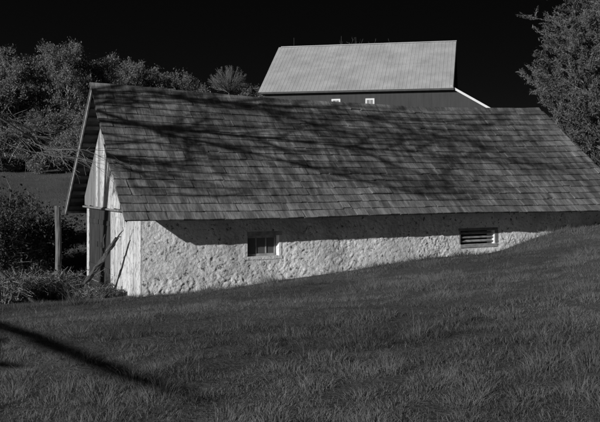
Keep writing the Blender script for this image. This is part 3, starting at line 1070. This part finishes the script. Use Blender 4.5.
# brambles and weeds at the left
def bramble(name, label, x, y, h, r, seed, n, mat, group, lsize=0.09, stems=26, cat='bush', aspect=1.7):
    rng = np.random.default_rng(seed)
    z = gz(x, y) - 0.08
    t = empty(name, (x, y, z)); tag(t, label, cat, group)
    polys, C = [], []
    for k in range(stems):
        az = rng.uniform(0, 2 * math.pi); rr = r * math.sqrt(rng.random()) * 0.7
        p = np.array([x + rr * 0.4 * math.cos(az), y + rr * 0.4 * math.sin(az), z])
        hh = h * rng.uniform(0.55, 1.1); reach = r * rng.uniform(0.3, 1.0)
        u = np.linspace(0, 1, 8)[:, None]
        pts = p + np.array([math.cos(az), math.sin(az), 0]) * reach * u ** 1.3 + UP * hh * np.sin(u * rng.uniform(1.5, 2.5)) + rng.normal(0, 0.04, (8, 3)) * u
        polys.append((pts, np.linspace(0.011, 0.004, 8)))
        C.append(pts[2:])
        for q in range(3):
            i = rng.integers(2, 6)
            v = np.linspace(0, 1, 5)[:, None]
            pp = pts[i] + (rng.normal(0, 1, 3) * np.array([1, 1, 0.5]) + UP * 0.5) * h * 0.28 * v
            polys.append((pp, np.linspace(0.006, 0.003, 5))); C.append(pp)
    V, Q = tube_mesh(polys, 3)
    mesh_np('stems', V, Q, M['twig'], t)
    C = np.concatenate(C)
    ix = rng.integers(0, len(C), n)
    c = C[ix] + rng.normal(0, 0.13, (n, 3)) * h * 0.6
    zmin = gz(x, y)
    c[:, 2] = np.maximum(c[:, 2], zmin + 0.02)
    V, Q = leaf_quads(rng, c, lsize, aspect)
    mesh_np('foliage', V, Q, M[mat], t, tone=rng.random(len(Q)))
    return t


BR = [(-6, 27.5, 2.0, 'dark bramble bush at the left edge of the picture'), (16, 29, 1.9, 'dark bramble bush left of the wooden post'), (38, 30.5, 1.75, 'dark bramble bush right behind the wooden post'),
      (2, 33, 2.0, 'tall bramble bush at the back of the left thicket')]
for i, (px, Y, h, lab) in enumerate(BR):
    bramble('bramble_bush', lab, px_at(px, Y), Y, h, 1.45, 600 + i, 10000, 'bramble', 'brambles left of the shed', 0.065, 60)
WE = [(4, 22.5, 'weed clump at the far left edge'), (24, 23.5, 'weed clump left of the post foot'), (46, 24.0, 'weed clump in front of the post foot'), (68, 24.0, 'weed clump at the foot of the leaning log'),
      (90, 23.6, 'weed clump in front of the plank doors'), (103, 23.2, 'small weed clump at the pale boards of the gable')]
for i, (px, Y, lab) in enumerate(WE):
    bramble('weed_clump', lab, px_at(px, Y), Y, 0.70 if px < 80 else 0.36, 0.85 if px < 80 else 0.5, 640 + i, 1500, 'weed', 'weeds by the gable end', 0.02, 90, 'weeds', 8.0)

# wooden post, leaning log, fallen pole
Y = 27.0; x = px_at(58, Y); z0 = gz(x, Y) - 0.3; ztop = EYE - 27 * Y / F_PX
rng = np.random.default_rng(5)
zz = np.linspace(z0, ztop, 9)
ring = []
for k, q in enumerate(zz):
    for j in range(8):
        a = j / 8 * 2 * math.pi
        r = 0.088 * (1 + 0.18 * math.sin(a * 2 + 0.6)) * rng.uniform(0.92, 1.08)
        ring.append((x + r * math.cos(a) + 0.02 * math.sin(q * 2), Y + r * math.sin(a), q + (rng.uniform(-0.02, 0.05) if k == 8 else 0)))
ring.append((x, Y, ztop + 0.02))
pq = [[r * 8 + j, r * 8 + (j + 1) % 8, (r + 1) * 8 + (j + 1) % 8, (r + 1) * 8 + j] for r in range(8) for j in range(8)]
pt = [[64 + j, 64 + (j + 1) % 8, 72] for j in range(8)]
tag(mesh_np('wooden_post', np.array(ring), np.array(pq), M['postwood'], T=np.array(pt)), 'weathered split wooden post standing left of the gable', 'post')

pA = np.array([px_at(74, 24.2), 24.2, 0]); pA[2] = gz(pA[0], pA[1]) - 0.05
pB = np.array([px_at(117, 22.75), 22.75, EYE - 58 * 22.75 / F_PX])
log = empty('leaning_log', tuple(pA)); tag(log, 'broken dark log leaning against the boards of the gable', 'log')
u = np.linspace(0, 1, 8)[:, None]
core = pA + (pB - pA) * u + rng.normal(0, 0.006, (8, 3))
u2 = np.linspace(0, 1, 22)
core2 = np.stack([np.interp(u2, u[:, 0], core[:, k]) for k in range(3)], -1) + rng.normal(0, 0.006, (22, 3))
V, Q = tube_mesh([(core2, np.linspace(0.085, 0.05, 22) * rng.uniform(0.9, 1.08, 22))], 9)
V = V + rng.normal(0, 0.012, V.shape)
mesh_np('stem', V, Q, M['oldwood'], log)
for k in range(5):
    i = rng.integers(2, 8)
    d = (pB - pA) / np.linalg.norm(pB - pA) * 0.5 + UP * rng.uniform(-0.1, 0.9) + rng.normal(0, 0.35, 3)
    v = np.linspace(0, 1, 5)[:, None]
    pp = core[i] + d * rng.uniform(0.15, 0.35) * v + rng.normal(0, 0.03, (5, 3)) * v
    V, Q = tube_mesh([(pp, np.linspace(0.028, 0.008, 5))], 5)
    mesh_np('branch_stub', V, Q, M['oldwood'], log)
q0 = np.array([px_at(-30, 21.6), 21.6, 0]); q1 = np.array([px_at(34, 22.6), 22.6, 0])
q0[2] = EYE - 66 * 21.6 / F_PX; q1[2] = gz(q1[0], q1[1]) + 0.02
V, Q = tube_mesh([(q0 + (q1 - q0) * np.linspace(0, 1, 6)[:, None], np.linspace(0.07, 0.05, 6))], 7)
tag(mesh_np('fallen_pole', V, Q, M['postwood'], smooth=True), 'pale fallen pole slanting in from the left edge among the weeds', 'pole')

# ------------------------------------------------------------------ big bare tree left of the picture: its boughs reach in and shade the roof
rng = np.random.default_rng(22)
bx, by = -18.0, 14.2
bz0 = gz(bx, by) - 0.2
tree = empty('bare_tree', (bx, by, bz0))
tag(tree, 'large bare tree off to the left whose pale twigs hang in front of the gable', 'tree')
out = []
B0 = np.array([bx, by, bz0])
trunk = np.array([B0, B0 + [0.1, 0, 2.0], B0 + [0.4, -0.3, 4.2], B0 + [0.8, -0.6, 6.5], B0 + [1.0, -1.2, 9.5], B0 + [1.2, -1.8, 13.0]])
V, Q = tube_mesh([(trunk, np.array([0.42, 0.36, 0.31, 0.20, 0.10, 0.03]))], 10)
mesh_np('trunk', V, Q, M['bark'], tree, smooth=True)
tv = np.array(SUN_TRAVEL)


def on_roof(px, py):
    """where a photo pixel meets the front roof plane"""
    d = np.array([(px - 300) / F_PX, 1.0, (HORIZON - py) / F_PX])
    n = (-G + UP)
    t = np.dot(n, A - np.array([0, 0, EYE])) / np.dot(n, d)
    return np.array([0, 0, EYE]) + d * t


# boughs run so that their shadows cross the roof where the photograph shows them
BOUGH = [([(104, 122), (180, 130), (260, 137), (350, 146), (430, 153), (520, 163)], (11.5, 17.5), 0.10),
         ([(100, 112), (170, 135), (250, 152), (310, 168), (380, 186), (440, 200)], (13.0, 19.5), 0.085),
         ([(96, 150), (120, 166), (150, 183), (195, 206)], (12.0, 14.0), 0.075),
         ([(150, 92), (230, 103), (290, 116), (330, 128)], (15, 19), 0.06),
         ([(330, 105), (400, 125), (470, 142), (560, 170)], (19, 24), 0.05),
         ([(200, 98), (300, 108), (400, 118), (500, 124)], (17, 23), 0.04)]
for bi, (pix, (k0, k1), rad) in enumerate(BOUGH):
    pts = []
    for j, (a, b) in enumerate(pix):
        f = j / (len(pix) - 1)
        pts.append(on_roof(a, b) - tv * (k0 + (k1 - k0) * f))
    pts = np.array(pts)
    # join to the trunk
    ti = 3 + int(np.argmin(np.linalg.norm(trunk[3:] - (pts[0] - np.array([0, 0, 2.0])), axis=1)))
    js = trunk[ti]
    mid = (js + pts[0]) / 2 + UP * 0.4
    full = np.concatenate([[js, mid], pts])
    out.append((1, full, np.r_[rad * 1.1, rad * 1.0, np.linspace(rad * 0.9, 0.016, len(pts))]))
    for j in range(1, len(full) - 1):
        for c in range(5):
            d = rot_dir(full[j + 1] - full[j], rng.uniform(0.3, 0.9), rng.uniform(0, 6.28))
            f = rng.random()
            grow(rng, full[j] * (1 - f) + full[j + 1] * f, d, rng.uniform(1.2, 3.4), 0.040, 1, 3, out, (0, 5, 4), 0.18, 0.03, 0.55)
# (those boughs stay outside the picture, as in the photograph)
def shows(p):
    k = p[:, 1] > 1
    return bool(np.any(k & (np.abs(p[:, 0] / np.maximum(p[:, 1], 1)) < 0.37) & ((EYE - p[:, 2]) / np.maximum(p[:, 1], 1) > -0.23)))


def shades_wall(p):
    k = (OV_E - (p - A) @ G) / float(tv @ G)
    z = p[:, 2] + k * tv[2]
    l = (p + k[:, None] * tv - A) @ L
    return bool(np.any((z > -0.3) & (z < 2.0) & (l > 0.4) & (l < ROOF_L)))


out = [o for o in out if not shows(o[1]) and not shades_wall(o[1])]
# bough whose twigs hang into the picture
hang = np.array([trunk[3], [-14.0, 15.8, 7.0], [-10.5, 19.0, 6.0], [px_at(0, 21.2), 21.2, top_z(118, 21.2)], [px_at(30, 21.6), 21.6, top_z(137, 21.6)], [px_at(62, 22.0), 22.0, top_z(155, 22)], [px_at(92, 22.2), 22.2, top_z(160, 22.2)]])
out.append((1, hang, np.array([0.10, 0.08, 0.05, 0.026, 0.020, 0.014, 0.007])))
for (pa, pb, pc) in (((0, 126), (40, 150), (84, 162)), ((8, 122), (30, 128), (52, 150)), ((-5, 140), (30, 152), (70, 158)), ((20, 134), (60, 140), (100, 175)), ((0, 112), (22, 128), (46, 131)), ((45, 150), (78, 150), (104, 150))):
    P3 = np.array([[px_at(a, 21.6 + rng.uniform(-0.4, 0.4)), 21.6, top_z(b, 21.6)] for a, b in (pa, pb, pc)])
    near_i = hang[3:][np.argmin(np.linalg.norm(hang[3:] - P3[0], axis=1))]
    P3[:, 1] += np.linspace(0, 0.5, 3)
    full = np.concatenate([[near_i], P3])
    tt = np.linspace(0, 3, 13); full = np.stack([np.interp(tt, np.arange(4), full[:, k]) for k in range(3)], -1)
    for _ in range(3): full[1:-1] = (full[:-2] + 2 * full[1:-1] + full[2:]) / 4
    full[1:] += rng.normal(0, 0.012, (12, 3))
    out.append((2, full, np.linspace(0.014, 0.005, len(full))))
    for j in range(2, len(full) - 1, 3):
        for c in range(3):
            f = rng.random()
            grow(rng, full[j] * (1 - f) + full[j + 1] * f, rot_dir(full[j + 1] - full[j], rng.uniform(0.15, 0.5), rng.uniform(0, 6.28)), rng.uniform(0.5, 1.1), 0.006, 2, 3, out, (0, 0, 1), 0.10, -0.05, 0.55)
for i in range(2):
    sel = [(p, r) for lv, p, r in out if (lv == 1) == (i == 0)]
    V, Q = tube_mesh(sel, 5)
    mesh_np('boughs' if i == 0 else 'twigs', V, Q, M['bark'] if i == 0 else M['twig'], tree)

# broken tree further left: its long low limb throws the dark stripe on the grass
bx, by = -15.5, 10.0
bz0 = gz(bx, by) - 0.2
t2 = empty('broken_tree', (bx, by, bz0)); tag(t2, 'broken bare tree off to the left with one long low limb', 'tree')


def on_ground(px, py):
    d = np.array([(px - 300) / F_PX, 1.0, (HORIZON - py) / F_PX])
    ts = np.linspace(3, 40, 600)
    P = np.array([0, 0, EYE]) + ts[:, None] * d
    g = ground_z(P[:, 0], P[:, 1])
    i = int(np.argmax(P[:, 2] < g))
    return P[i]


B0 = np.array([bx, by, bz0])
V, Q = tube_mesh([(np.array([B0, B0 + [0.2, -0.1, 1.5], B0 + [0.5, -0.5, 3.0], B0 + [0.4, -0.6, 3.9]]), np.array([0.42, 0.36, 0.30, 0.22]))], 9)
mesh_np('trunk', V, Q, M['bark'], t2, smooth=True)
KD = 10.5
sp = [on_ground(-25, 315) - tv * KD, on_ground(0, 325) - tv * KD, on_ground(60, 347) - tv * KD, on_ground(120, 371) - tv * KD, on_ground(165, 386) - tv * (KD + 0.3), on_ground(205, 396) - tv * (KD + 1.0)]
limb = np.concatenate([[B0 + np.array([0.5, -0.5, 3.0])], np.array(sp)])
V, Q = tube_mesh([(limb, np.array([0.16, 0.075, 0.07, 0.068, 0.060, 0.040, 0.006]))], 8)
mesh_np('limb', V, Q, M['bark'], t2, smooth=True)
V, Q = tube_mesh([(np.array([limb[1], on_ground(-8, 364) - tv * KD, on_ground(36, 369) - tv * (KD + 0.5)]), np.array([0.07, 0.075, 0.012]))], 6)
mesh_np('limb', V, Q, M['bark'], t2, smooth=True)
tws = []
for k in range(9):
    f = rng.uniform(4.2, 6.0); i = min(int(f), 5)
    pp = limb[i] * (1 - f + i) + limb[i + 1] * (f - i)
    grow(rng, pp, rot_dir(limb[i + 1] - limb[i], rng.uniform(0.2, 0.6), rng.uniform(0, 6.28)), rng.uniform(0.6, 1.3), 0.012, 2, 3, tws, (0, 0, 3), 0.15, 0.03, 0.55)
V, Q = tube_mesh([(p, q) for _, p, q in tws], 3)
mesh_np('twigs', V, Q, M['bark'], t2)

# ------------------------------------------------------------------ grass (uncountable): one mesh of blades, finer and denser close by
def in_shed(x, y):
    r = np.stack([x - A[0], y - A[1]], -1)
    l = r @ L[:2]; g = r @ G[:2]
    return (l > OV_G - 0.02) & (l < WALL_L + 0.1) & (g > OV_E - 0.06) & (g < 2 * HALF - OV_E)


rng = np.random.default_rng(3)


def sample(n, y0, y1, margin, power):
    """positions in a fan a little wider than the view, density falling with distance"""
    u = rng.random(n)
    y = (y0 ** power + u * (y1 ** power - y0 ** power)) ** (1 / power)
    x = (rng.random(n) * 2 - 1) * (0.353 * y * margin + 1.0)
    return x, y


X1, Y1 = sample(620000, 5.2, 30, 1.12, 0.75)
X2, Y2 = sample(110000, 30, 75, 1.1, 1.0)
m2 = X2 < -2
xx = np.r_[X1, X2[m2]]; yy = np.r_[Y1, Y2[m2]]
# clumping
keep = rng.random(len(xx)) < 0.40 + 0.9 * fbm(xx * 1.3, yy * 1.3, 61, 3)
keep &= ~in_shed(xx, yy)
xx, yy = xx[keep], yy[keep]
n = len(xx)
zz = ground_z(xx, yy) - 0.02
cl = fbm(xx * 0.55 + 9, yy * 0.55, 71, 3)
cl2 = fbm(xx * 2.2 + 9, yy * 2.2, 81, 2)
hgt = 0.39 * (0.08 + 0.22 * np.clip(cl, 0, 1) ** 1.7 + 0.34 * np.clip(cl2 - 0.42, 0, 1)) * rng.uniform(0.4, 1.4, n)
stalk = rng.random(n) < 0.012
hgt = np.where(stalk, hgt * 2.3, hgt)
rel = np.stack([xx - A[0], yy - A[1]], -1)
gdist = rel @ G[:2]
hgt *= 1 + (0.6 + 5.0 * np.clip(fbm(xx * 1.1, yy * 1.1, 99, 2) - 0.35, 0, 1)) * np.exp(-((gdist - OV_E + 0.25) / 0.35) ** 2)
hgt = np.where(yy > 30, hgt * 1.5, hgt)
wid = np.where(stalk, 0.6, 1.0) * np.clip(0.0020 + yy * 0.00034, 0.003, 0.03) * rng.uniform(0.6, 1.3, n)
az = rng.uniform(0, 2 * np.pi, n)
# tussocks: blades lean away from the middle of their tuft, tufts differ in height and tone
CS = 0.34
ci, cj = np.floor(xx / CS), np.floor(yy / CS)
bd2 = np.full(n, 9.0); tx = np.zeros(n); ty = np.zeros(n); th_ = np.zeros(n)
for dx in (-1, 0, 1):
    for dy in (-1, 0, 1):
        a_, b_ = ci + dx, cj + dy
        px_ = (a_ + hash2(a_, b_, 401)) * CS; py_ = (b_ + hash2(a_, b_, 403)) * CS
        dd_ = np.hypot(xx - px_, yy - py_)
        k_ = dd_ < bd2
        bd2 = np.where(k_, dd_, bd2); tx = np.where(k_, px_, tx); ty = np.where(k_, py_, ty); th_ = np.where(k_, hash2(a_, b_, 407), th_)
big_t = np.clip((th_ - 0.55) / 0.45, 0, 1)
hgt = hgt * (0.65 + 1.25 * big_t * np.clip(1.25 - bd2 / 0.20, 0, 1))
lean_dir = np.where(rng.random(n) < 0.7, np.arctan2(yy - ty, xx - tx), az) + rng.uniform(-0.6, 0.6, n)
lean = np.where(stalk, 0.35, 1.0) * hgt * rng.uniform(0.1, 1.1, n) + 0.01
fa = rng.uniform(0, np.pi, n)
side = np.stack([np.cos(fa), np.sin(fa), np.zeros(n)], -1) * wid[:, None] / 2
ld = np.stack([np.cos(lean_dir), np.sin(lean_dir), np.zeros(n)], -1) * lean[:, None]
base = np.stack([xx, yy, zz], -1)
mid = base + ld * 0.35 + UP * (hgt * 0.6)[:, None]
tip = base + ld + UP * (hgt * rng.uniform(0.75, 1.0, n))[:, None]
nb = yy < 13
fb = ~nb
Vn = np.stack([base - side, base + side, mid + side * 0.8, mid - side * 0.8, tip], 1)[nb].reshape(-1, 3)
Vf = np.stack([base - side * 1.1, base + side * 1.1, tip], 1)[fb].reshape(-1, 3)
V = np.concatenate([Vn, Vf])
k5 = np.arange(nb.sum()) * 5
k3 = len(Vn) + np.arange(fb.sum()) * 3
Q = np.stack([k5, k5 + 1, k5 + 2, k5 + 3], -1)
T = np.concatenate([np.stack([k5 + 3, k5 + 2, k5 + 4], -1), np.stack([k3, k3 + 1, k3 + 2], -1)])
pat = fbm(xx * 0.22 + 3, yy * 0.3 + 7, 95, 4)
tn = np.clip(rng.normal(0.44, 0.24, n) + (pat - 0.5) * 2.2 + (cl2 - 0.5) * 0.8 + stalk * 0.35 + (th_ - 0.5) * 0.45 + (yy > 38) * 0.3 + (rng.random(n) < 0.05) * 0.6, 0, 1.3)
gr = mesh_np('grass', V, Q, M['grass'], T=T, tone=np.r_[tn[nb], tn[nb], tn[fb]])
tag(gr, 'rough uncut meadow grass over the slope in front of the shed', 'grass', kind='stuff')
